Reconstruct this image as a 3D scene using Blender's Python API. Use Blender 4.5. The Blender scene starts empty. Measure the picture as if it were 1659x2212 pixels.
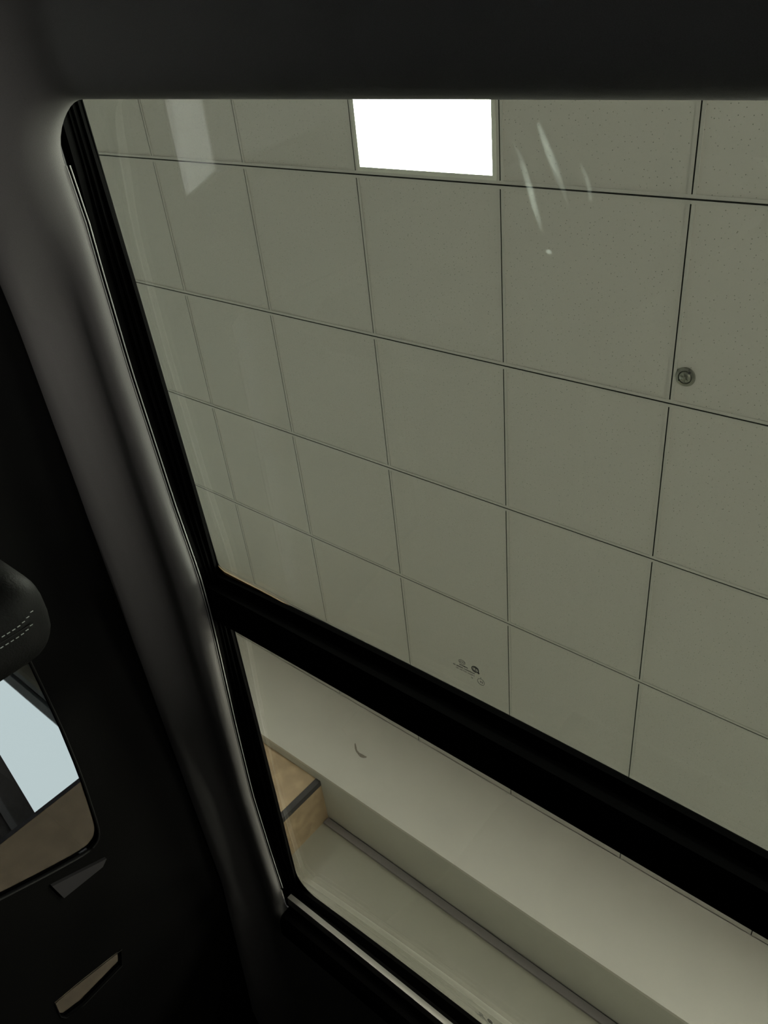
import bpy, bmesh, math, random
from mathutils import Vector, Matrix
from mathutils.geometry import tessellate_polygon
random.seed(4)
SC = bpy.context.scene
COL = SC.collection
CZ = 1.17            # height of the camera above the floor; all z below are relative to it
PI = math.pi

# ------------------------------------------------------------------ camera
cam = bpy.data.objects.new('camera', bpy.data.cameras.new('camera'))
COL.objects.link(cam)
R = [[0.76039644, 0.09824889, 0.64198475],
     [0.29706698, 0.82640733, -0.47833266],
     [-0.57753655, 0.55443492, 0.59921069]]
Mx = Matrix(((R[0][0], -R[1][0], -R[2][0], 0), (R[0][1], -R[1][1], -R[2][1], 0),
             (R[0][2], -R[1][2], -R[2][2], CZ), (0, 0, 0, 1)))
cam.matrix_world = Mx
cam.data.sensor_fit = 'VERTICAL'; cam.data.sensor_height = 36
cam.data.lens = 1744.14 / 2212 * 36
cam.data.clip_start = 0.01; cam.data.clip_end = 60
SC.camera = cam
w = bpy.data.worlds.new('world'); SC.world = w; w.use_nodes = True
w.node_tree.nodes['Background'].inputs[0].default_value = (0, 0, 0, 1)
SC.view_settings.view_transform = 'Standard'; SC.view_settings.look = 'None'
SC.view_settings.gamma = 1; SC.view_settings.exposure = 0.0
LAMP = 97.0           # radiance of the ceiling panel lamps
SCREEN = 9.5         # radiance of the backlit wall panel

# ------------------------------------------------------------------ materials
def mat(name, col, rough=.6, metal=0, spec=.5, noise=0, scale=20, bump=0, coat=0):
    m = bpy.data.materials.new(name); m.use_nodes = True
    nt = m.node_tree; b = nt.nodes['Principled BSDF']
    b.inputs['Base Color'].default_value = (*col, 1)
    b.inputs['Roughness'].default_value = rough; b.inputs['Metallic'].default_value = metal
    b.inputs['Specular IOR Level'].default_value = spec
    b.inputs['Coat Weight'].default_value = coat
    if noise or bump:
        tc = nt.nodes.new('ShaderNodeNewGeometry')
        n = nt.nodes.new('ShaderNodeTexNoise'); n.inputs['Scale'].default_value = scale; n.inputs['Detail'].default_value = 5
        nt.links.new(tc.outputs['Position'], n.inputs['Vector'])
        if noise:
            r = nt.nodes.new('ShaderNodeValToRGB')
            r.color_ramp.elements[0].position = .3; r.color_ramp.elements[1].position = .7
            r.color_ramp.elements[0].color = (*[c * (1 - noise) for c in col], 1)
            r.color_ramp.elements[1].color = (*[min(1, c * (1 + noise)) for c in col], 1)
            nt.links.new(n.outputs['Fac'], r.inputs['Fac']); nt.links.new(r.outputs['Color'], b.inputs['Base Color'])
        if bump:
            bp = nt.nodes.new('ShaderNodeBump'); bp.inputs['Strength'].default_value = bump; bp.inputs['Distance'].default_value = .002
            nt.links.new(n.outputs['Fac'], bp.inputs['Height']); nt.links.new(bp.outputs['Normal'], b.inputs['Normal'])
    return m
def emis(name, col, s):
    m = bpy.data.materials.new(name); m.use_nodes = True; nt = m.node_tree
    nt.nodes.remove(nt.nodes['Principled BSDF']); e = nt.nodes.new('ShaderNodeEmission')
    e.inputs[0].default_value = (*col, 1); e.inputs[1].default_value = s
    nt.links.new(e.outputs[0], nt.nodes['Material Output'].inputs[0]); return m
def glass(name, tint, refl=1.0, ior=1.5):
    m = bpy.data.materials.new(name); m.use_nodes = True; nt = m.node_tree
    nt.nodes.remove(nt.nodes['Principled BSDF'])
    t = nt.nodes.new('ShaderNodeBsdfTransparent'); t.inputs[0].default_value = (*tint, 1)
    g = nt.nodes.new('ShaderNodeBsdfGlossy'); g.inputs['Roughness'].default_value = 0.0
    g.inputs[0].default_value = (refl, refl, refl, 1)
    f = nt.nodes.new('ShaderNodeFresnel'); f.inputs[0].default_value = ior
    x = nt.nodes.new('ShaderNodeMixShader')
    gi = nt.nodes.new('ShaderNodeNewGeometry'); mi = nt.nodes.new('ShaderNodeMath'); mi.operation = 'MULTIPLY_ADD'   # same index from both sides: thin pane, no total reflection inside
    mi.inputs[1].default_value = 1 / ior - ior; mi.inputs[2].default_value = ior
    nt.links.new(gi.outputs['Backfacing'], mi.inputs[0]); nt.links.new(mi.outputs[0], f.inputs[0])
    nt.links.new(f.outputs[0], x.inputs[0]); nt.links.new(t.outputs[0], x.inputs[1]); nt.links.new(g.outputs[0], x.inputs[2])
    nt.links.new(x.outputs[0], nt.nodes['Material Output'].inputs[0]); return m
def tile_mat():
    m = mat('mineral_tile', (.70, .69, .65), .9, spec=.15); nt = m.node_tree; b = nt.nodes['Principled BSDF']
    geo = nt.nodes.new('ShaderNodeNewGeometry')
    v = nt.nodes.new('ShaderNodeTexVoronoi'); v.inputs['Scale'].default_value = 52; v.voronoi_dimensions = '2D'
    nt.links.new(geo.outputs['Position'], v.inputs['Vector'])
    lt = nt.nodes.new('ShaderNodeMath'); lt.operation = 'LESS_THAN'; lt.inputs[1].default_value = .075
    nt.links.new(v.outputs['Distance'], lt.inputs[0])
    sp = nt.nodes.new('ShaderNodeSeparateColor'); nt.links.new(v.outputs['Color'], sp.inputs[0])
    mu = nt.nodes.new('ShaderNodeMath'); mu.operation = 'MULTIPLY'
    nt.links.new(lt.outputs[0], mu.inputs[0]); nt.links.new(sp.outputs[0], mu.inputs[1])
    mx = nt.nodes.new('ShaderNodeMix'); mx.data_type = 'RGBA'
    mx.inputs[6].default_value = (.70, .69, .65, 1); mx.inputs[7].default_value = (.27, .28, .25, 1)
    nt.links.new(mu.outputs[0], mx.inputs[0]); nt.links.new(mx.outputs[2], b.inputs['Base Color'])
    return m
M = dict(
    tile=tile_mat(),
    grid=mat('grid_paint', (.66, .655, .62), .55),
    slot=mat('grid_slot_black', (.012, .014, .013), .8),
    plaster=mat('cream_plaster', (.62, .61, .55), .85, spec=.2, noise=.015, scale=6),
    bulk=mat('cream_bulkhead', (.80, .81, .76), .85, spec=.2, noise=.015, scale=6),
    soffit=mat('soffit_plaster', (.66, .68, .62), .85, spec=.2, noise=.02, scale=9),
    wall=mat('pale_wall', (.45, .455, .385), .28, spec=.5, noise=.02, scale=3),
    reflector=mat('added_white_strip', (.9, .91, .91), .4),
    darkwall=mat('dark_unseen_wall', (.06, .06, .06), .8),  # unseen walls, coloured dark to keep light off the headliner
    beige=mat('beige_wall', (.42, .37, .30), .8),
    alu=mat('grey_aluminium', (.34, .33, .34), .5, metal=0),
    aludark=mat('dark_shadow_gap', (.07, .07, .075), .6),
    stone=mat('brown_stone', (.60, .465, .30), .45, noise=.22, scale=14),
    black=mat('black_trim', (.008, .008, .008), .6, spec=.15),
    frit=mat('black_frit', (.002, .002, .002), .55, spec=.06),
    rail=mat('black_rail', (.003, .003, .003), .6, spec=.06),
    added_mat_dark=mat('added_dark_mat', (.05, .05, .05), .9),
    cloth=mat('headliner_cloth', (.30, .295, .29), .95, spec=.05, noise=.08, scale=1500, bump=.12),
    trim=mat('dark_plastic', (.0035, .0035, .0035), .9, spec=.04, bump=.15, scale=700),
    welt=mat('pale_welt', (.55, .56, .54), .6),
    shade=mat('shade_bar_grey', (.50, .49, .45), .5),
    edging=mat('tan_edge', (.42, .27, .12), .6),
    leather=mat('black_leather', (.003, .003, .003), .6, spec=.07, bump=.25, scale=420),
    thread=mat('grey_thread', (.30, .32, .31), .7),
    chrome=mat('brushed_steel', (.5, .5, .5), .3, metal=1),
    floor=mat('grey_floor_tile', (.38, .385, .37), .3, spec=.3, noise=.02, scale=2),
    grout=mat('floor_grout', (.4, .4, .38), .8),
    paint=mat('car_paint', (.03, .03, .035), .25, coat=1),
    rubber=mat('tyre_rubber', (.02, .02, .02), .8),
    partition=mat('dark_grey_partition', (.40, .38, .36), .7, noise=.2, scale=40),
    rim=mat('rail_grey', (.8, .8, .8), .5),
    ink=mat('glass_print', (.012, .012, .012), .8),
    metalgrey=mat('sprinkler_metal', (.30, .31, .27), .35, metal=.6),
    scuff=mat('scuff_grey', (.34, .32, .28), .9),
    mark=mat('pillar_insert_grey', (.013, .012, .0145), .6),
    lampw=mat('lamp_frame_white', (.8, .82, .74), .5),
    diff=emis('lamp_diffuser', (1, 1, .97), LAMP),
    screen=emis('backlit_panel', (.85, .985, 1.0), SCREEN),
    fill_glow=emis('added_fill_panel', (1, .92, .84), 58.0),  # glow of the unseen panel added on the right
    gfront=glass('roof_glass_front', (.672, .69, .636)),
    grear=glass('roof_glass_rear', (.68, .675, .62)),
    gdark=glass('privacy_glass', (.255, .26, .26), .35),
    gside=glass('side_glass', (.755, .765, .765)),
)
def smear_mat():
    m = bpy.data.materials.new('glass_smear'); m.use_nodes = True; nt = m.node_tree
    nt.nodes.remove(nt.nodes['Principled BSDF'])
    t = nt.nodes.new('ShaderNodeBsdfTransparent'); l = nt.nodes.new('ShaderNodeBsdfTranslucent'); l.inputs[0].default_value = (.85, .95, .95, 1)
    a = nt.nodes.new('ShaderNodeAttribute'); a.attribute_name = 'fade'
    geo = nt.nodes.new('ShaderNodeNewGeometry')
    n = nt.nodes.new('ShaderNodeTexNoise'); n.inputs['Scale'].default_value = 500; nt.links.new(geo.outputs['Position'], n.inputs['Vector'])
    mu = nt.nodes.new('ShaderNodeMath'); mu.operation = 'MULTIPLY'; nt.links.new(a.outputs['Fac'], mu.inputs[0]); nt.links.new(n.outputs['Fac'], mu.inputs[1])
    x = nt.nodes.new('ShaderNodeMixShader'); nt.links.new(mu.outputs[0], x.inputs[0])
    nt.links.new(t.outputs[0], x.inputs[1]); nt.links.new(l.outputs[0], x.inputs[2])
    nt.links.new(x.outputs[0], nt.nodes['Material Output'].inputs[0]); return m
M['smear'] = smear_mat()

# ------------------------------------------------------------------ helpers
def link(name, me, parent=None, loc=(0, 0, 0)):
    o = bpy.data.objects.new(name, me); COL.objects.link(o); o.location = loc
    if parent: o.parent = parent
    return o
def wloc(p):
    v = Vector((0, 0, 0))
    while p: v = v + Vector(p.location); p = p.parent
    return v
def build(name, verts, faces, m, parent=None, smooth=False, origin=None):
    """verts given relative to the camera height; the object's origin is put at the mesh's own centre"""
    vs = [Vector((v[0], v[1], v[2] + CZ)) for v in verts]
    if origin is None:
        lo = Vector([min(v[i] for v in vs) for i in range(3)]); hi = Vector([max(v[i] for v in vs) for i in range(3)])
        origin = (lo + hi) / 2
    me = bpy.data.meshes.new(name); me.from_pydata([v - origin for v in vs], [], faces)
    me.materials.append(M[m]); bm = bmesh.new(); bm.from_mesh(me); bmesh.ops.recalc_face_normals(bm, faces=bm.faces); bm.to_mesh(me); bm.free()
    if smooth:
        for p in me.polygons: p.use_smooth = True
        try: me.set_sharp_from_angle(angle=math.radians(40))
        except Exception: pass
    return link(name, me, parent, origin - wloc(parent))
def tag(o, label=None, cat=None, group=None, kind=None):
    if label: o['label'] = label
    if cat: o['category'] = cat
    if group: o['group'] = group
    if kind: o['kind'] = kind
    return o
def struct(o, label=None):
    o['kind'] = 'structure'
    if label: o['label'] = label
    return o
def empty(name, loc):
    o = bpy.data.objects.new(name, None); COL.objects.link(o); o.location = (loc[0], loc[1], loc[2] + CZ); o.empty_display_size = .1; return o
class MB:
    def __init__(s): s.v = []; s.f = []
    def add(s, vs, fs):
        n = len(s.v); s.v += [tuple(v) for v in vs]; s.f += [tuple(i + n for i in f) for f in fs]; return s
    def box(s, x0, x1, y0, y1, z0, z1):
        return s.add([(x, y, z) for z in (z0, z1) for y in (y0, y1) for x in (x0, x1)],
                     [(0, 2, 3, 1), (4, 5, 7, 6), (0, 1, 5, 4), (2, 6, 7, 3), (0, 4, 6, 2), (1, 3, 7, 5)])
    def lathe(s, c, prof, n=24, axis=2):
        vs = []
        for r, h in prof:
            for k in range(n):
                a = 2 * PI * k / n; p = [r * math.cos(a), r * math.sin(a), h]
                if axis == 0: p = [h, p[0], p[1]]
                vs.append((c[0] + p[0], c[1] + p[1], c[2] + p[2]))
        fs = [(i * n + k, i * n + (k + 1) % n, (i + 1) * n + (k + 1) % n, (i + 1) * n + k) for i in range(len(prof) - 1) for k in range(n)]
        fs += [tuple(range(n)), tuple(range((len(prof) - 1) * n, len(prof) * n))]
        return s.add(vs, fs)
    def tube(s, pts, r, n=8, closed=False):
        P = [Vector(p) for p in pts]; m = len(P); vs = []
        for i, p in enumerate(P):
            a = P[(i - 1) % m] if (closed or i) else P[i]; b = P[(i + 1) % m] if (closed or i < m - 1) else P[i]
            t = (b - a).normalized(); u = t.cross(Vector((0, 0, 1)))
            if u.length < .05: u = t.cross(Vector((0, 1, 0)))
            u.normalize(); v = t.cross(u)
            for k in range(n):
                q = p + r * (math.cos(2 * PI * k / n) * u + math.sin(2 * PI * k / n) * v); vs.append(tuple(q))
        fs = [(i * n + k, i * n + (k + 1) % n, ((i + 1) % m) * n + (k + 1) % n, ((i + 1) % m) * n + k) for i in range(m if closed else m - 1) for k in range(n)]
        if not closed: fs += [tuple(range(n)), tuple(range((m - 1) * n, m * n))]
        return s.add(vs, fs)
    def sweep(s, prof, y0, y1):
        """closed (x,z) outline pushed along y"""
        n = len(prof)
        return s.add([(x, y0, z) for x, z in prof] + [(x, y1, z) for x, z in prof],
                     [(k, (k + 1) % n, n + (k + 1) % n, n + k) for k in range(n)] + [tuple(range(n)), tuple(range(n, 2 * n))])
    def rbox(s, x0, x1, y0, y1, z0, z1, r, seg=4):
        bm = bmesh.new(); bmesh.ops.create_cube(bm, size=1)
        for v in bm.verts: v.co = Vector(((x0 + x1) / 2 + v.co.x * (x1 - x0), (y0 + y1) / 2 + v.co.y * (y1 - y0), (z0 + z1) / 2 + v.co.z * (z1 - z0)))
        bmesh.ops.bevel(bm, geom=bm.edges[:], offset=r, segments=seg, profile=.5, affect='EDGES')
        bm.verts.ensure_lookup_table(); s.add([tuple(v.co) for v in bm.verts], [tuple(v.index for v in f.verts) for f in bm.faces]); bm.free(); return s
    def slab(s, outline, holes, fn, t0, t1):
        loops = [outline] + holes
        tri = tessellate_polygon([[Vector((p[0], p[1], 0)) for p in l] for l in loops])
        flat = [p for l in loops for p in l]; n = len(flat)
        fs = [tuple(t) for t in tri] + [tuple(i + n for i in t) for t in tri]; k = 0
        for l in loops:
            m = len(l); fs += [(k + i, k + (i + 1) % m, n + k + (i + 1) % m, n + k + i) for i in range(m)]; k += m
        return s.add([fn(p[0], p[1], t0) for p in flat] + [fn(p[0], p[1], t1) for p in flat], fs)
    def ob(s, name, m, parent=None, smooth=False, origin=None): return build(name, s.v, s.f, m, parent, smooth, origin)
def rrect(x0, x1, y0, y1, r, n=8):
    """corner radii r = (x0y0, x1y0, x1y1, x0y1)"""
    out = []
    for (cx, cy, a, rr) in ((x0, y0, PI, r[0]), (x1, y0, 1.5 * PI, r[1]), (x1, y1, 0, r[2]), (x0, y1, .5 * PI, r[3])):
        ox = cx + rr if cx == x0 else cx - rr; oy = cy + rr if cy == y0 else cy - rr
        for k in range(n + 1):
            t = a + .5 * PI * k / n; out.append((ox + rr * math.cos(t), oy + rr * math.sin(t)))
    return out
def dense(l, step=.04):
    out = []
    for i, a in enumerate(l):
        b = l[(i + 1) % len(l)]; d = math.hypot(b[0] - a[0], b[1] - a[1]); n = max(1, int(d / step))
        out += [(a[0] + (b[0] - a[0]) * k / n, a[1] + (b[1] - a[1]) * k / n) for k in range(n)]
    return out

# ================================================================== THE SHOWROOM
H = 2.199; YB = 3.547; YS = 3.94; ZB = 1.713
XL, XR, YF, YW = -8.0, 4.2, -5.6, 5.1; ZF = -CZ
gx = [-.862 + .6 * k for k in range(-8, 5)]          # cross tee lines
gy = [.581 + .6 * k for k in range(-4, 5)] + [YB]    # main runner lines, then the bulkhead
ceil = MB().slab([(XL, YF), (XR, YF), (XR, YB + .02), (XL, YB + .02)],
                 [[(gx[0], gy[0]), (gx[-1], gy[0]), (gx[-1], YB), (gx[0], YB)]],
                 lambda x, y, t: (x, y, t), H, H + .06).box(gx[0] - .1, gx[-1] + .1, gy[0] - .1, YB + .02, H + .06, H + .09).ob('ceiling', 'plaster')
struct(ceil, 'suspended ceiling of square speckled tiles')
lamps = [(x, y) for x in (-6.862, -4.462, -2.062, .338, 2.738) for y in (-.019, -2.419, -4.819)] + [(1.60, 1.181), (1.60, 2.381)]  # the last one is added to brighten the rear headliner lip
def is_lamp(x, y): return any(abs(x - a) < .02 and abs(y - b) < .02 for a, b in lamps)
tmesh = {}
for i in range(len(gx) - 1):
    for j in range(len(gy) - 1):
        x0, x1, y0, y1 = gx[i], gx[i + 1], gy[j], gy[j + 1]
        if is_lamp(x0, y0): continue
        k = round(y1 - y0, 2)
        if k not in tmesh:
            o = MB().box(x0 + .004, x1 - .004, y0 + .004, y1 - (.004 if j < len(gy) - 2 else 0), H + .003, H + .02).ob('ceiling_tile', 'tile', ceil); tmesh[k] = o.data
        else:
            o = link('ceiling_tile', tmesh[k], ceil, Vector(((x0 + x1) / 2, (y0 + y1) / 2 + (0 if j < len(gy) - 2 else .002), H + .0115 + CZ)) - wloc(ceil))
# exposed grid: white flanges with a black slot along the middle
def bar_along_x(x0, x1, y):
    m = MB(); m.box(x0, x1, y - .012, y - .0026, H, H + .0028); m.box(x0, x1, y + .0026, y + .012, H, H + .0028)
    o = m.ob('grid_runner', 'grid', ceil)
    MB().box(x0, x1, y - .0026, y + .0026, H + .002, H + .0028).ob('runner_slot', 'slot', o)
for y in gy[:-1]: bar_along_x(gx[0], gx[-1], y)
tee = {}
for x in gx:
    for j in range(len(gy) - 1):
        y0, y1 = gy[j] + .0122, gy[j + 1] - (.0122 if j < len(gy) - 2 else 0); k = round(y1 - y0, 2)
        if k not in tee:
            m = MB(); m.box(x - .012, x - .0024, y0, y1, H + .0001, H + .0028); m.box(x + .0024, x + .012, y0, y1, H + .0001, H + .0028)
            o = m.ob('grid_tee', 'grid', ceil); s_ = MB().box(x - .0024, x + .0024, y0, y1, H + .002, H + .0028).ob('tee_slot', 'slot', o)
            tee[k] = (o.data, s_.data, Vector(s_.location))
        else:
            o = link('grid_tee', tee[k][0], ceil, Vector((x, (y0 + y1) / 2, H + .00145 + CZ)) - wloc(ceil)); link('tee_slot', tee[k][1], o, tee[k][2])
# panel lamps
LL = {(1.60, 2.381): 'square ceiling panel light added out of view to brighten the rear headliner lip',
      (1.60, 1.181): 'square ceiling panel light standing apart from the rows, right of the car',
      (-2.062, -.019): 'square white ceiling panel light glowing directly above the roof glass'}
ordx = dict(zip((-6.862, -4.462, -2.062, .338, 2.738), ('leftmost', 'second from left', 'middle', 'fourth from left', 'rightmost')))
ordy = dict(zip((-.019, -2.419, -4.819), ('first', 'second', 'third')))
for (x, y) in lamps:
    inside = gx[0] - .01 < x < gx[-1] and y > gy[0] - .01
    z = H if inside else H - .012
    t = empty('panel_light', (x + .3, y + .3, z))
    tag(t, LL.get((x, y), None) or ('square ceiling panel light, %s, %s row from pier' % (ordx[x], ordy[y])), 'ceiling light', 'panel lights in the ceiling')
    m = MB(); a, b = x + .0125, x + .5875; c, d = y + .0125, y + .5875
    m.box(a, b, c, c + .014, z - .002, z + .010); m.box(a, b, d - .014, d, z - .002, z + .010)
    m.box(a, a + .014, c + .014, d - .014, z - .002, z + .010); m.box(b - .014, b, c + .014, d - .014, z - .002, z + .010)
    m.ob('lamp_frame', 'lampw', t)
    MB().box(a + .014, b - .014, c + .014, d - .014, z + .001, z + .009).ob('diffuser', 'diff', t)
# sprinkler
t = empty('sprinkler', (-.822, 1.084, H)); tag(t, 'small round grey fire sprinkler set in a ceiling tile beside a grid line', 'sprinkler')
c = (-.822, 1.084, H)
MB().lathe(c, [(.0295, .003), (.0305, .0005), (.029, -.002), (.021, -.0045), (.0195, -.002), (.0195, .003)], 32).ob('escutcheon', 'metalgrey', t, True)
MB().lathe(c, [(.019, .002), (.0185, -.003), (.015, -.007), (.008, -.0095), (.002, -.010)], 28).ob('cover_cap', 'metalgrey', t, True)
m = MB(); 
for k in range(6):
    a = .4 + k * PI / 3; m.tube([(c[0] + .005 * math.cos(a), c[1] + .005 * math.sin(a), c[2] - .011), (c[0] + .013 * math.cos(a), c[1] + .013 * math.sin(a), c[2] - .0105)], .0014, 6)
m.lathe((c[0], c[1], c[2] - .0125), [(.0055, .003), (.0055, 0), (.003, -.0015)], 14)
m.ob('deflector', 'metalgrey', t, True)
MB().lathe((c[0] - .017, c[1] + .012, c[2] - .0035), [(.0022, .002), (.0022, -.002)], 10).ob('screw_hole', 'slot', t)
MB().lathe((c[0] + .012, c[1] - .017, c[2] - .0035), [(.0045, .002), (.0045, -.0015)], 10).ob('latch', 'aludark', t)

# bulkhead, soffit, walls
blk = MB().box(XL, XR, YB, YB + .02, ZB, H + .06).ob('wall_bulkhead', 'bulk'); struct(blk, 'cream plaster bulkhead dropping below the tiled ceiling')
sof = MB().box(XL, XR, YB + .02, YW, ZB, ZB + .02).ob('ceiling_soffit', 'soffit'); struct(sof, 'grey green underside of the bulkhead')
wb = MB().box(-2.37, XR, YS, YS + .1, ZF, ZB).ob('wall_back', 'wall'); struct(wb, 'smooth pale wall below the bulkhead')
tr = MB().box(-2.362, XR, YS - .016, YS, ZB - .046, ZB - .008).ob('trim_1', 'alu'); struct(tr, 'grey metal strip along the top of the pale wall')
tr = MB().box(-2.362, XR, YS - .008, YS, ZB - .008, ZB).ob('trim_2', 'aludark'); struct(tr, 'dark shadow gap over the grey metal strip')
# scuff on the bulkhead face
pts = [(-2.3394, 1.976), (-2.318, 1.957), (-2.2987, 1.943), (-2.275, 1.936), (-2.2566, 1.9343), (-2.238, 1.936), (-2.2233, 1.943)]
wd = [.004, .007, .005, .006, .010, .008, .003]; m = MB()
m.add([(x, YB - .0012, z + q) for (x, z), q in zip(pts, wd)] + [(x, YB - .0012, z - q) for (x, z), q in zip(pts, wd)] +
      [(x, YB, z + q) for (x, z), q in zip(pts, wd)] + [(x, YB, z - q) for (x, z), q in zip(pts, wd)],
      [(i, i + 1, 8 + i, 7 + i) for i in range(6)] + [(i, i + 1, 15 + i, 14 + i) for i in range(6)] + [(7 + i, 8 + i, 22 + i, 21 + i) for i in range(6)])
m.ob('scuff_mark', 'scuff', blk)
# brown stone pier
pier = MB().box(-3.49, -2.385, YS - .30, YW, ZF, ZB).ob('wall_pier', 'aludark'); struct(pier, 'brown stone clad pier with black corner strips')
zz = ZF
while zz < ZB - .01:
    z1 = min(zz + 1.2, ZB) if zz < 0.5 else ZB
    if ZB - z1 < .3: z1 = ZB
    MB().box(-3.485, -2.405, YS - .32, YS - .30, zz + .001, z1 - .001).ob('stone_slab', 'stone', pier)
    MB().box(-2.385, -2.37, YS - .285, YS, zz + .001, z1 - .001).ob('stone_slab', 'stone', pier)
    zz = z1
    if z1 >= ZB: break
MB().box(-2.403, -2.37, YS - .321, YS - .287, ZF, ZB).ob('corner_strip', 'aludark', pier)
MB().box(-3.515, -3.487, YS - .321, YS - .287, ZF, ZB).ob('corner_strip', 'aludark', pier)
struct(MB().box(XL, -3.45, YW, YW + .1, ZF, H).ob('wall_alcove', 'beige'), 'beige wall behind the backlit panel')
struct(MB().box(XL - .1, XL, YF, YW, ZF, H + .06).ob('wall_left', 'plaster'))
struct(MB().box(XR, XR + .1, YF, YW, ZF, H + .06).ob('wall_right', 'darkwall'))
struct(MB().box(XL - .1, XR + .1, YF - .1, YF, ZF, H + .06).ob('wall_front', 'darkwall'))
fl = MB().box(XL - .1, XR + .1, YF - .1, YW + .1, ZF - .1, ZF - .006).ob('floor', 'grout'); struct(fl, 'pale tiled showroom floor')
ft = None
nx, ny = 10, 9; tx, ty = (XR - XL) / nx, (YW - YF) / ny
for i in range(nx):
    for j in range(ny):
        cx, cy = XL + (i + .5) * tx, YF + (j + .5) * ty
        if ft is None: ft = MB().box(cx - tx / 2 + .003, cx + tx / 2 - .003, cy - ty / 2 + .003, cy + ty / 2 - .003, ZF - .006, ZF).ob('floor_tile', 'floor', fl)
        else: link('floor_tile', ft.data, fl, Vector((cx, cy, ZF - .003 + CZ)) - wloc(fl))
# backlit panel
t = empty('light_box', (-5.7, 5.0, .5)); tag(t, 'large glowing white backlit panel seen through the rear side window', 'light panel')
MB().box(-7.6, -4.35, 5.02, 5.06, .45, 1.455).ob('glowing_face', 'screen', t)
m = MB(); m.box(-7.7, -4.25, 5.0, 5.1, 1.455, 1.515); m.box(-7.7, -7.6, 5.0, 5.1, .40, 1.455); m.box(-4.35, -4.25, 5.0, 5.1, .40, 1.455); m.box(-7.6, -4.35, 5.0, 5.1, .40, .45)
m.ob('panel_frame', 'alu', t)
struct(MB().box(XL, -3.49, 5.07, YW, 1.515, 1.565).ob('trim_3', 'aludark'), 'dark slot over the backlit panel')
struct(MB().box(XL, -3.49, 5.06, YW, 1.565, 1.60).ob('trim_4', 'alu'), 'grey strip over the backlit panel')
mt = MB().box(-2.555, 3.9, -5.3, 3.5, ZF, ZF + .004).ob('added_mat', 'added_mat_dark'); tag(mt, 'wide dark mat added out of view under the car to cut floor light', 'mat')  # added below the car so less floor light reaches the cabin
mt = MB().box(-7.9, -2.81, -5.3, 2.2, ZF, ZF + .004).ob('added_mat', 'added_mat_dark'); tag(mt, 'dark mat added out of view on the left to cut floor light, beyond the pale aisle', 'mat')  # added to darken the floor seen from the left door window
st = MB().box(-2.80, -2.565, -5.3, 3.5, ZF, ZF + .003).ob('reflection_strip', 'reflector'); tag(st, 'white strip added out of view between the dark mats to reflect in the roof glass', 'floor strip')  # added white surface for the pale reflection in the front roof pane
t = empty('light_box', (XR - .1, -1.0, -.6)); tag(t, 'glowing panel added out of view on the right wall to light the headliner', 'light panel')  # unseen panel, added to light the left side of the headliner
MB().box(XR - .06, XR - .04, -2.0, .0, -.44, -.06).ob('glowing_face', 'fill_glow', t)
m = MB(); m.box(XR - .1, XR, -2.1, .1, -.06, .0); m.box(XR - .1, XR, -2.1, .1, -.50, -.44); m.box(XR - .1, XR, -2.1, -2.0, -.44, -.06); m.box(XR - .1, XR, .0, .1, -.44, -.06)
m.ob('panel_frame', 'alu', t)
# dark partition beyond the window
d = Vector((-.113, -.676, 0)).normalized(); a = Vector((-4.16, 4.28, 0)) - d * .55; b = Vector((-4.16, 4.28, 0)) + d * 1.9; nrm = Vector((-d.y, d.x, 0)); nrm = nrm if nrm.x > 0 else -nrm
def obl(z0, z1, w0, w1):
    q = [a + nrm * w0, b + nrm * w0, b + nrm * w1, a + nrm * w1]
    return MB().add([(p.x, p.y, z) for z in (z0, z1) for p in q], [(0, 1, 2, 3), (4, 5, 6, 7), (0, 1, 5, 4), (1, 2, 6, 5), (2, 3, 7, 6), (3, 0, 4, 7)])
t = empty('partition', (-4.3, 3.8, ZF)); tag(t, 'dark grey partition with a pale rail in front of the backlit panel', 'partition')
obl(ZF, .75, -.12, 0).ob('panel', 'partition', t)
obl(.585, .625, 0, .02).ob('rail', 'rim', t)

# ================================================================== THE CAR
X0 = -.27                                    # centre line of the car
car = empty('car', (X0, .4, ZF)); tag(car, 'dark car seen from inside, black cabin with a two pane glass roof', 'car')
def zg(x, base=.5): return base + .012 * (1 - min(1.6, ((x - X0) / .55) ** 2))
def ring(inner, outer, zf0, zf1):
    """flat ring between two loops of equal length, thickness zf0..zf1 (functions of x)"""
    n = len(inner); m = MB()
    vs = [(x, y, zf0(x)) for x, y in inner] + [(x, y, zf0(x)) for x, y in outer] + [(x, y, zf1(x)) for x, y in inner] + [(x, y, zf1(x)) for x, y in outer]
    fs = []
    for i in range(n):
        j = (i + 1) % n
        fs += [(i, j, n + j, n + i), (2 * n + i, 2 * n + j, 3 * n + j, 3 * n + i), (i, j, 2 * n + j, 2 * n + i), (n + i, n + j, 3 * n + j, 3 * n + i)]
    return m.add(vs, fs)
def pane(name, m, x0, x1, y0, y1, th=.004):
    nx, ny = 24, 6; vs = []; fs = []
    for t in (0, th):
        for j in range(ny + 1):
            for i in range(nx + 1):
                x = x0 + (x1 - x0) * i / nx; vs.append((x, y0 + (y1 - y0) * j / ny, zg(x) + t))
    n = (nx + 1) * (ny + 1)
    for j in range(ny):
        for i in range(nx):
            k = j * (nx + 1) + i; fs += [(k, k + 1, k + nx + 2, k + nx + 1), (n + k, n + k + 1, n + k + nx + 2, n + k + nx + 1)]
    per = [i for i in range(nx + 1)] + [j * (nx + 1) + nx for j in range(1, ny + 1)] + [ny * (nx + 1) + i for i in range(nx - 1, -1, -1)] + [j * (nx + 1) for j in range(ny - 1, 0, -1)]
    for i, p in enumerate(per):
        q = per[(i + 1) % len(per)]; fs.append((p, q, n + q, n + p))
    return build(name, vs, fs, m, car, True)
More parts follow.
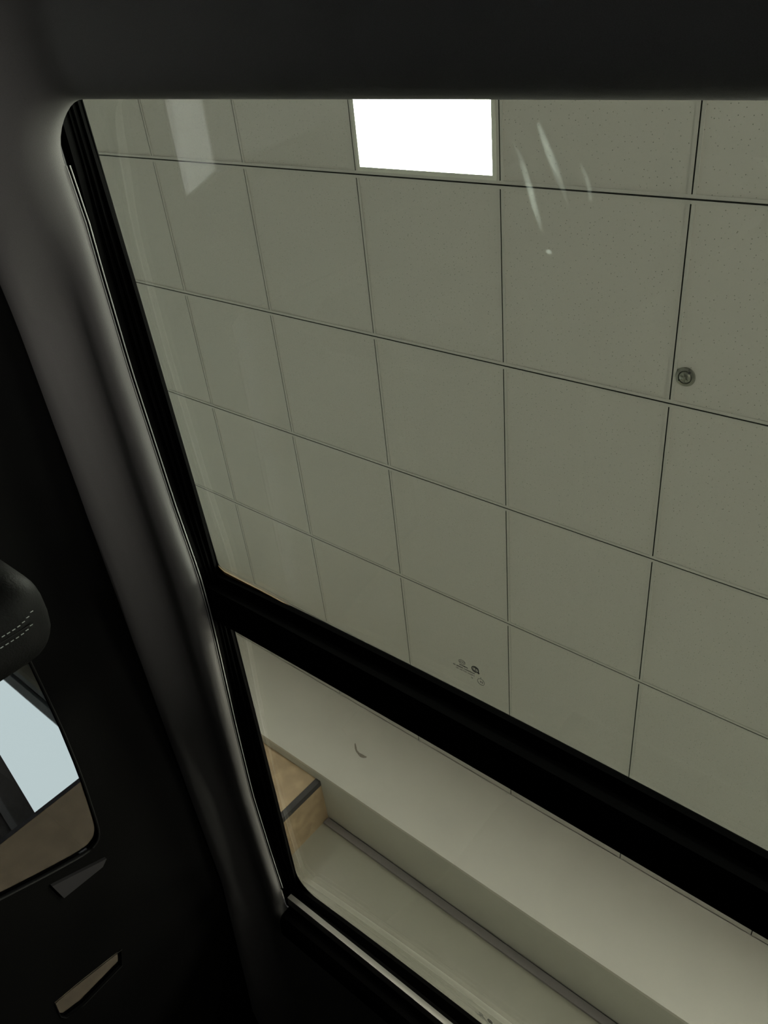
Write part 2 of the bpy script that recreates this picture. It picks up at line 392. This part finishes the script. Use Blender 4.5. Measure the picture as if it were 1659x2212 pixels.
GL, GR = -.823, .283
p1 = tag(pane('front_roof_glass', 'gfront', -.90, .36, -.02, .738), 'front pane of the glass roof, lightly tinted')
p2 = tag(pane('rear_roof_glass', 'grear', -.90, .36, .743, 1.62), 'rear pane of the glass roof')
def interp(tab, y):
    if y <= tab[0][0]: return tab[0][1]
    for (a, p), (b, q) in zip(tab, tab[1:]):
        if y <= b: return p + (q - p) * (y - a) / (b - a)
    return tab[-1][1]
GE = [(.08, .0145), (.13, .012), (.27, .004), (.41, .0), (.54, -.0055), (.68, -.0055), (.81, -.002), (1.0, 0), (1.2, .0045), (1.41, .011)]   # how far the glass edge bows outwards
LE = [(.14, -.001), (.24, .004), (.37, .004), (.56, -.006), (.68, -.017), (.75, -.016), (.83, -.010), (1.0, .004), (1.2, .017), (1.38, .013), (1.5, .008)]    # the same for the lip of the headliner
def bow(x, d): return x - d if x < X0 else x + d
def frit(y0, y1, oy0, oy1, r, par, name='frit_border', taper=0):
    inn = []
    for (x, y) in rrect(GL, GR, y0, y1, r, 8):
        inn.append((bow(x, interp(GE, y)), y))
    inn = dense(inn, .03)
    cx, cy = (GL + GR) / 2, (y0 + y1) / 2; out = []
    for x, y in inn:                       # project to the outer rectangle
        sx = (.359 if x > cx else -.899); sy = oy1 if y > cy else oy0
        fx = (x - cx) / ((GR - GL) / 2); fy = (y - cy) / ((y1 - y0) / 2)
        if abs(fx) >= abs(fy): out.append((sx, cy + fy / abs(fx) * ((sy - cy) * (1 if fy else 0)) * (1 if fy >= 0 else -1) if fy else y))
        else: out.append((cx + fx / abs(fy) * abs(sx - cx), sy))
    return ring(inn, out, lambda x: zg(x) - .0015, lambda x: zg(x) - .0004).ob(name, 'frit', par)
frit(.03, .687, -.02, .738, (.03, .03, .03, .022), p1)
frit(.795, 1.489, .743, 1.62, (.004, .004, .05, .05), p2)
# bar across the roof between the panes
def crossbar(prof, name, m):
    n = 28; k = len(prof); vs = []; fs = []
    for i in range(n + 1):
        x = -.845 + 1.15 * i / n
        for (y, dz) in prof: vs.append((x, y, .5 + (1 if dz > -.012 else .35) * (zg(x) - .5) + dz))
    for i in range(n):
        for j in range(k): fs.append((i * k + j, i * k + (j + 1) % k, (i + 1) * k + (j + 1) % k, (i + 1) * k + j))
    fs += [tuple(range(k)), tuple(range(n * k, n * k + k))]
    return build(name, vs, fs, m, car)
crossbar([(.686, -.002), (.688, -.008), (.704, -.011), (.706, -.020), (.716, -.024), (.745, -.024), (.747, -.0225), (.752, -.0225), (.764, -.022), (.771, -.0205), (.776, -.002)], 'roof_crossbar', 'trim')
# guide rails along both sides
def side(f):                                # mirror helper: left side x as is, right side mirrored about X0
    return [(x, z) for x, z in f], [(2 * X0 - x, z) for x, z in f]
prof = [(-.824, .4975), (-.8245, .4935), (-.833, .4925), (-.8335, .4885), (-.8365, .4875), (-.8375, .4905), (-.8405, .4905), (-.8415, .4845), (-.8475, .4835), (-.849, .476), (-.862, .475), (-.862, .497)]
ys = [.03 + 1.47 * k / 40 for k in range(41)]
for s in side(prof):
    k = len(s); vs = []; fs = []
    for y in ys:
        for (x, z), (px, pz) in zip(s, prof):
            u = (px + .824) / -.025; u = max(0, min(1, u)); vs.append((bow(x, interp(GE, y) * (1 - u) + interp(LE, y) * u), y, z))
    for i in range(40):
        for j in range(k): fs.append((i * k + j, i * k + (j + 1) % k, (i + 1) * k + (j + 1) % k, (i + 1) * k + j))
    fs += [tuple(range(k)), tuple(range(40 * k, 41 * k))]
    build('guide_rail', vs, fs, 'rail', car)
# sunshade bar across the rear of the opening
crossbar([(1.504, -.018), (1.504, -.028), (1.526, -.030), (1.530, -.027), (1.530, -.018)], 'sunshade_bar', 'shade')
crossbar([(1.533, -.030), (1.536, -.052), (1.550, -.060), (1.590, -.062), (1.590, -.018), (1.533, -.018)], 'rear_trim', 'trim')
crossbar([(1.485, -.002), (1.487, -.008), (1.504, -.012), (1.504, -.018), (1.56, -.018), (1.56, -.002)], 'rear_rail', 'frit')
# headliner: lip around the opening, dropping to the side windows
opening = dense(rrect(-.848, 2 * X0 + .848, .074, 1.545, (.062, .062, .035, .035), 10), .03)
opening = [(bow(x, interp(LE, y)), y) for x, y in opening]
OX0, OX1, OY0, OY1 = -.985, .445, -.62, 2.15
def sstep(a, b, x):
    t = max(0, min(1, (x - a) / (b - a))); return t * t * (3 - 2 * t)
def zhead(x, y, t):
    s = abs(x - X0)
    z = .4475 + .006 * (1 - min(1, (s / .58) ** 2))
    f = 1 - sstep(.10, .34, y)
    z += .0035 * (1 - f) * sstep(.585, .625, s)
    z -= (.042 + .006 * f) * sstep(.627 - .085 * f, .696, s)
    if y < 0.03: z -= .10 * ((.03 - y) / .65) ** 2
    if y > 1.5: z -= .05 * ((y - 1.5) / .65)
    LR = .034; hgt = .4690 + .004 * (1 - min(1, (s / .58) ** 2)) - .4475 - .006 * (1 - min(1, (s / .58) ** 2))
    if t < LR: z += hgt * (1 - math.sqrt(1 - (1 - t / LR) ** 2))
    return z
ts = [0, .0003, .001, .0022, .004, .007, .011, .016, .022, .028, .034, .045, .058, .072, .086, .10, .115, .13]
vs = []; fs = []; n = len(opening); NT = len(ts) + 8
for i, (x, y) in enumerate(opening):
    a = opening[i - 1]; b = opening[(i + 1) % n]; tx_, ty_ = b[0] - a[0], b[1] - a[1]; l = math.hypot(tx_, ty_); nx_, ny_ = ty_ / l, -tx_ / l
    px, py = x, y; last = 0; end = None
    for t in ts:
        qx, qy = x + nx_ * t, y + ny_ * t
        if not (OX0 < qx < OX1 and OY0 < qy < OY1): break
        px, py, last = qx, qy, t
    # outer target on the rectangle
    k = [((OX1 - px) / nx_ if nx_ > 1e-6 else (OX0 - px) / nx_ if nx_ < -1e-6 else 9), ((OY1 - py) / ny_ if ny_ > 1e-6 else (OY0 - py) / ny_ if ny_ < -1e-6 else 9)]
    far = min(k) + last
    for q in range(NT):
        t = ts[q] if q < len(ts) else None
        if t is None: t = max(last, .13) + (far - max(last, .13)) * (q - len(ts) + 1) / 8
        t = min(t, far); X_, Y_ = x + nx_ * t, y + ny_ * t; vs.append((X_, Y_, zhead(X_, Y_, t)))
for i in range(n):
    j = (i + 1) % n
    for q in range(NT - 1): fs.append((i * NT + q, j * NT + q, j * NT + q + 1, i * NT + q + 1))
head = build('headliner', vs, fs, 'cloth', car, True); tag(head, 'charcoal cloth headliner rolled around the roof opening')
for p in head.data.polygons: p.use_smooth = True
# pale welt along the lip of the opening
wl = []
for (x, y) in opening:
    if x < X0 and .135 < y < 1.51: wl.append((x + .0004, y, zhead(x, y, 0) + .0012))
wl.sort(key=lambda p: p[1])
w2 = [(x + .0032, y, z + .0022) for x, y, z in wl]
for l_ in (wl, w2):
    MB().tube(l_, .0008, 6).ob('edge_welt', 'welt', car, True)
    MB().tube([(2 * X0 - x, y, z) for x, y, z in l_], .0008, 6).ob('edge_welt', 'welt', car, True)
# roof skin round the glass and closing panels
roof = MB().slab([(-1.02, -.75), (.48, -.75), (.48, 2.3), (-1.02, 2.3)], [[(-.903, -.023), (.363, -.023), (.363, 1.623), (-.903, 1.623)]],
                 lambda x, y, t: (x, y, t + (-.12 * ((-y) / .75) ** 2 if y < -.1 else -.06 * max(0, (y - 1.7) / .6))), .487, .503).ob('roof_skin', 'paint', car)
# side walls with their windows
win_r = [(.42, -.12), (.42, .258), (.753, .258), (.878, .2605), (1.0, .256), (1.098, .2475), (1.127, .2435), (1.142, .236), (1.148, .222), (1.144, .200), (1.126, .147), (1.10, .08), (1.04, -.12)]
win_f = [(-.62, -.12), (-.50, .10), (-.36, .235), (-.25, .268), (-.05, .289), (.16, .2905), (.240, .290), (.229, .26), (.216, .227), (.20, .10), (.185, -.12)]
win_q = [(1.416, .192), (1.454, .180), (1.459, .098), (1.450, .066), (1.436, .060), (1.394, .064), (1.40, .11)]
body = [(-1.55, -.85), (2.35, -.85), (2.42, -.10), (2.15, .35), (2.15, .45), (-.62, .40), (-.80, .26), (-1.45, -.12)]
def chaikin(l, n=2):
    for _ in range(n):
        o = []
        for i, a in enumerate(l):
            b = l[(i + 1) % len(l)]
            o += [(a[0] * .8 + b[0] * .2, a[1] * .8 + b[1] * .2), (a[0] * .2 + b[0] * .8, a[1] * .2 + b[1] * .8)]
        l = o
    return l
win_r = [(.42, -.12), (.42, .24), (.43, .258)] + chaikin(win_r[1:-1] , 1)[3:-3] + [(1.10, .08), (1.04, -.12)]
def sidewall(sgn):
    X = lambda t: (X0 + sgn * (.70 + t))
    fn = lambda u, v, t: (X(t), u, v)
    nm = 'left' if sgn < 0 else 'right'
    o = MB().slab(body, [win_r, win_f, win_q], fn, 0, .012).ob('side_panel', 'trim', car)
    for nme, wv in (('rear_door_glass', win_r), ('front_door_glass', win_f), ('quarter_glass', win_q)):
        MB().slab(wv, [], fn, .004, .008).ob(nme, 'gside' if nme[0] == 'f' else 'gdark', car)
    # rubber seal standing just proud around each window
    for wv, rr in ((win_r, .0018), (win_f, .0018), (win_q, .0008)):
        w2 = dense(wv, .05)
        MB().tube([(X(-.002), u, v) for u, v in w2], rr, 6, True).ob('window_seal', 'black', car, True)
    if sgn < 0:
        MB().slab([(1.150, .1455), (1.192, .152), (1.197, .224), (1.187, .235)], [], fn, -.006, .001).ob('pillar_insert', 'mark', car)
    return o
sidewall(-1); sidewall(1)
# front: windscreen, dashboard; rear: tailgate
def plate(name, m, q, th):
    a, b, c, d = [Vector(p) for p in q]; nn = (b - a).cross(d - a).normalized() * th
    P = [a, b, c, d] + [p + nn for p in (a, b, c, d)]
    return build(name, [tuple(p) for p in P], [(0, 1, 2, 3), (4, 5, 6, 7), (0, 1, 5, 4), (1, 2, 6, 5), (2, 3, 7, 6), (3, 0, 4, 7)], m, car)
xl, xr = X0 - .698, X0 + .698
plate('windscreen', 'gside', [(xl, -.63, .35), (xr, -.63, .35), (xr, -1.42, -.12), (xl, -1.42, -.12)], .005)
MB().box(xl, xr, -1.52, -.75, -.45, -.18).ob('dashboard', 'trim', car)
plate('firewall', 'trim', [(xl, -1.40, -.12), (xr, -1.40, -.12), (xr, -1.40, -.85), (xl, -1.40, -.85)], .02)
plate('tailgate', 'trim', [(xl, 2.14, .42), (xr, 2.14, .42), (xr, 2.38, -.10), (xl, 2.38, -.10)], .02)
plate('tailgate', 'trim', [(xl, 2.38, -.10), (xr, 2.38, -.10), (xr, 2.32, -.85), (xl, 2.32, -.85)], .02)
MB().box(xl, xr, -1.38, 2.30, -.86, -.84).ob('cabin_floor', 'trim', car)
MB().box(xl, xr, -.66, -.60, .36, .42).ob('windscreen_header', 'trim', car)
MB().rbox(X0 - .88, X0 + .88, -2.35, -1.45, -.85, -.20, .12, 4).ob('bonnet', 'paint', car, True)
for sx in (-1, 1):
    for yy in (-1.75, 1.75):
        cx = X0 + sx * .88
        wh = MB().lathe((cx, yy, ZF + .345), [(.20, -.10), (.30, -.11), (.34, -.08), (.34, .08), (.30, .11), (.20, .10)], 28, 0).ob('wheel', 'rubber', car, True)
        MB().lathe((cx, yy, ZF + .345), [(.05, -.06), (.20, -.085), (.20, .085), (.05, .06)], 20, 0).ob('hub', 'chrome', wh, True)
    MB().box(X0 - .78 if sx < 0 else X0 + .68, X0 - .68 if sx < 0 else X0 + .78, 1.70, 1.80, -.86, -.80).ob('axle', 'trim', car)
# thin tan strip under the front pane's rear left corner
sl = [(-.8170, .6740), (-.8125, .6800), (-.8050, .6850), (-.7700, .6868), (-.7400, .6869), (-.7100, .6869), (-.6800, .6869)]
wd = [.0004, .0020, .0032, .0032, .0026, .0015, .0002]
n = len(sl); vs = [(x, y, zg(x) - .0022) for x, y in sl] + [(x + .0004, y - q * 1.4, zg(x) - .0022) for (x, y), q in zip(sl, wd)]
vs += [(x, y, z + .0008) for x, y, z in vs]
build('tan_strip', vs, [(i, i + 1, n + i + 1, n + i) for i in range(n - 1)] + [(2 * n + i, 2 * n + i + 1, 3 * n + i + 1, 3 * n + i) for i in range(n - 1)] +
      [(n + i, n + i + 1, 3 * n + i + 1, 3 * n + i) for i in range(n - 1)], 'edging', p1)
# white smears on the front pane
def smear(pts, wid, fad):
    P = [Vector(p) for p in pts]; vs = []; fd = []
    for i, p in enumerate(P):
        a = P[max(0, i - 1)]; b = P[min(len(P) - 1, i + 1)]; t = (b - a).normalized(); u = Vector((-t.y, t.x, 0))
        for k in (-1, -.4, .4, 1):
            q = p + u * wid[i] * k; vs.append((q.x, q.y, zg(q.x) - .0006)); fd.append(.42 * fad[i] * (0 if abs(k) == 1 else 1))
    fs = [(i * 4 + k, i * 4 + k + 1, i * 4 + k + 5, i * 4 + k + 4) for i in range(len(P) - 1) for k in range(3)]
    o = build('smear', vs, fs, 'smear', p1)
    at = o.data.attributes.new('fade', 'FLOAT', 'POINT')
    for i, f in enumerate(fd): at.data[i].value = f
smear([(-.3294, .1074, 0), (-.3244, .1124, 0), (-.3204, .1227, 0), (-.3152, .1361, 0), (-.3114, .1483, 0), (-.3075, .1574, 0), (-.3064, .1637, 0)], [.001, .002, .0028, .003, .003, .0024, .0014], [0, .1, .3, .45, .45, .25, .0])
smear([(-.3091, .0941, 0), (-.3044, .1045, 0), (-.2971, .1186, 0), (-.2915, .1301, 0), (-.2851, .1431, 0)], [.0016, .003, .0036, .003, .0016], [.25, .45, .4, .2, 0])
smear([(-.278, .1163, 0), (-.2726, .126, 0), (-.2695, .1331, 0), (-.2689, .1395, 0), (-.2688, .1405, 0)], [.0012, .002, .0022, .002, .002], [0, .15, .2, .08, .2])
smear([(-.3020, .1779, 0), (-.2996, .1781, 0), (-.2971, .1783, 0)], [.001, .002, .001], [.3, .8, .3])
# printed maker's stamp, read from outside the glass so mirrored in here
dg = None
def text_mesh(body, size):
    cu = bpy.data.curves.new('t', 'FONT'); cu.body = body; cu.size = size; cu.align_x = 'LEFT'; cu.resolution_u = 2; cu.extrude = .00008
    o = bpy.data.objects.new('t', cu); COL.objects.link(o)
    me = bpy.data.meshes.new_from_object(o.evaluated_get(bpy.context.evaluated_depsgraph_get()))
    vs = [tuple(v.co) for v in me.vertices]; fs = [tuple(p.vertices) for p in me.polygons]
    bpy.data.objects.remove(o); bpy.data.curves.remove(cu); bpy.data.meshes.remove(me); return vs, fs
def stamp(ox, oy, par):
    """ox, oy: middle of the small oval; lx runs to -x and ly to -y"""
    m = MB()
    def T(body, size, lx, ly, bold=0, sx=1):
        vs, fs = text_mesh(body, size)
        for dx in ([0, bold] if bold else [0]):
            m.add([(ox - (x * sx + lx + dx), oy - (y + ly), zg(ox) - .0012 + z) for x, y, z in vs], fs)
    def ell(cx, cy, rx, ry, r, ang=0, n=28):
        m.tube([(ox - (cx + rx * math.cos(a) * math.cos(ang) - ry * math.sin(a) * math.sin(ang)), oy - (cy + rx * math.cos(a) * math.sin(ang) + ry * math.sin(a) * math.cos(ang)), zg(ox) - .0012) for a in [2 * PI * k / n for k in range(n)]], r, 5, True)
    ell(0, 0, .0044, .0030, .00022); T('CCC', .0036, -.0036, -.0012, .0002, .95)
    T('LAMINATED', .0026, -.0075, -.0062, .00025, .80)
    T('TRANSPARENCY  TEMPERED  AS2', .0024, -.0170, -.0098, .00015, .82)
    T('E 002643  DOT 476  M21', .0027, -.0160, -.0135, 0, .88)
    T('V1', .0024, -.0140, -.0180, .0002)
    ell(-.0175, -.0015, .0044, .0040, .0006); ell(-.0175, -.0015, .0028, .0024, .0003); T('S', .0052, -.0192, -.0033, .0003); m.box(ox + .0205, ox + .0228, oy + .0035, oy + .0062, zg(ox) - .0013, zg(ox) - .0011)
    ell(-.0245, -.0168, .0045, .0045, .00025); T('E4', .0040, -.0272, -.0182, .0001); T('/', .003, -.0250, -.0118, .0002)
    m.v = [(x, y, z + zg(x) - zg(ox)) for x, y, z in m.v]
    o = m.ob('printed_stamp', 'ink', par); o['label'] = "small mirrored maker's stamp printed on the glass"
stamp(-.4001, .6395, p1)
stamp(-.4056, 1.4532, p2)

# ================================================================== SEATS
def seat(xc, name_lab, dy=0, dz=0):
    t = empty('car_seat', (xc, .35, ZF + .34)); t.parent = car; t.location = t.location - car.location; t['label'] = name_lab
    # backrest leaning back a little
    m = MB().rbox(xc - .24, xc + .24, .34, .48, -.62, -.03, .06, 5)
    m.v = [(x, y + (z + .62) * .02, z) for x, y, z in m.v]; m.ob('backrest', 'leather', t, True)
    MB().rbox(xc - .26, xc + .26, -.22, .36, -.74, -.60, .05, 4).ob('seat_cushion', 'leather', t, True)
    MB().box(xc - .22, xc + .22, -.15, .30, -.83, -.74).ob('seat_base', 'trim', t)
    h = MB().rbox(xc - .135, xc + .135, .395, .490, .005, .203, .038, 6).ob('headrest', 'leather', t, True)
    for sx in (-.06, .06): MB().tube([(xc + sx, .445, -.06), (xc + sx, .445, .03)], .006, 8).ob('headrest_post', 'chrome', t, True)
    xs = xc + .135
    m = MB()
    for k, (yy, top) in enumerate(((.4315, .180), (.4405, .178))):
        z = .03
        while z < top:
            bow = .012 * max(0, (z - .160) / .02) ** 2
            m.tube([(xs + .0002, yy - bow * .6, z), (xs + .0002, yy - bow * .6, z + .0028)], .0004, 5); z += .0048
    m.ob('stitching', 'thread', t)
    MB().tube([(xs + .0001, .436, .02), (xs + .0001, .436, .178)], .0006, 5).ob('seam', 'black', t)
    m = MB(); cpt = (xc + .068, .394, .178)
    m.tube([(cpt[0] + .016 * math.cos(a), .3948, cpt[2] + .016 * math.sin(a)) for a in [PI * (-.45 + .9 * k / 12) for k in range(13)]], .0003, 5); m.ob('seam', 'thread', t)
    t.location.y += dy; t.location.z += dz
    return t
seat(-.74, 'black leather front seat whose stitched headrest shows beside the rear window')
seat(0.20, 'black leather front seat below the camera', .12, -.12)
bpy.context.view_layer.update()
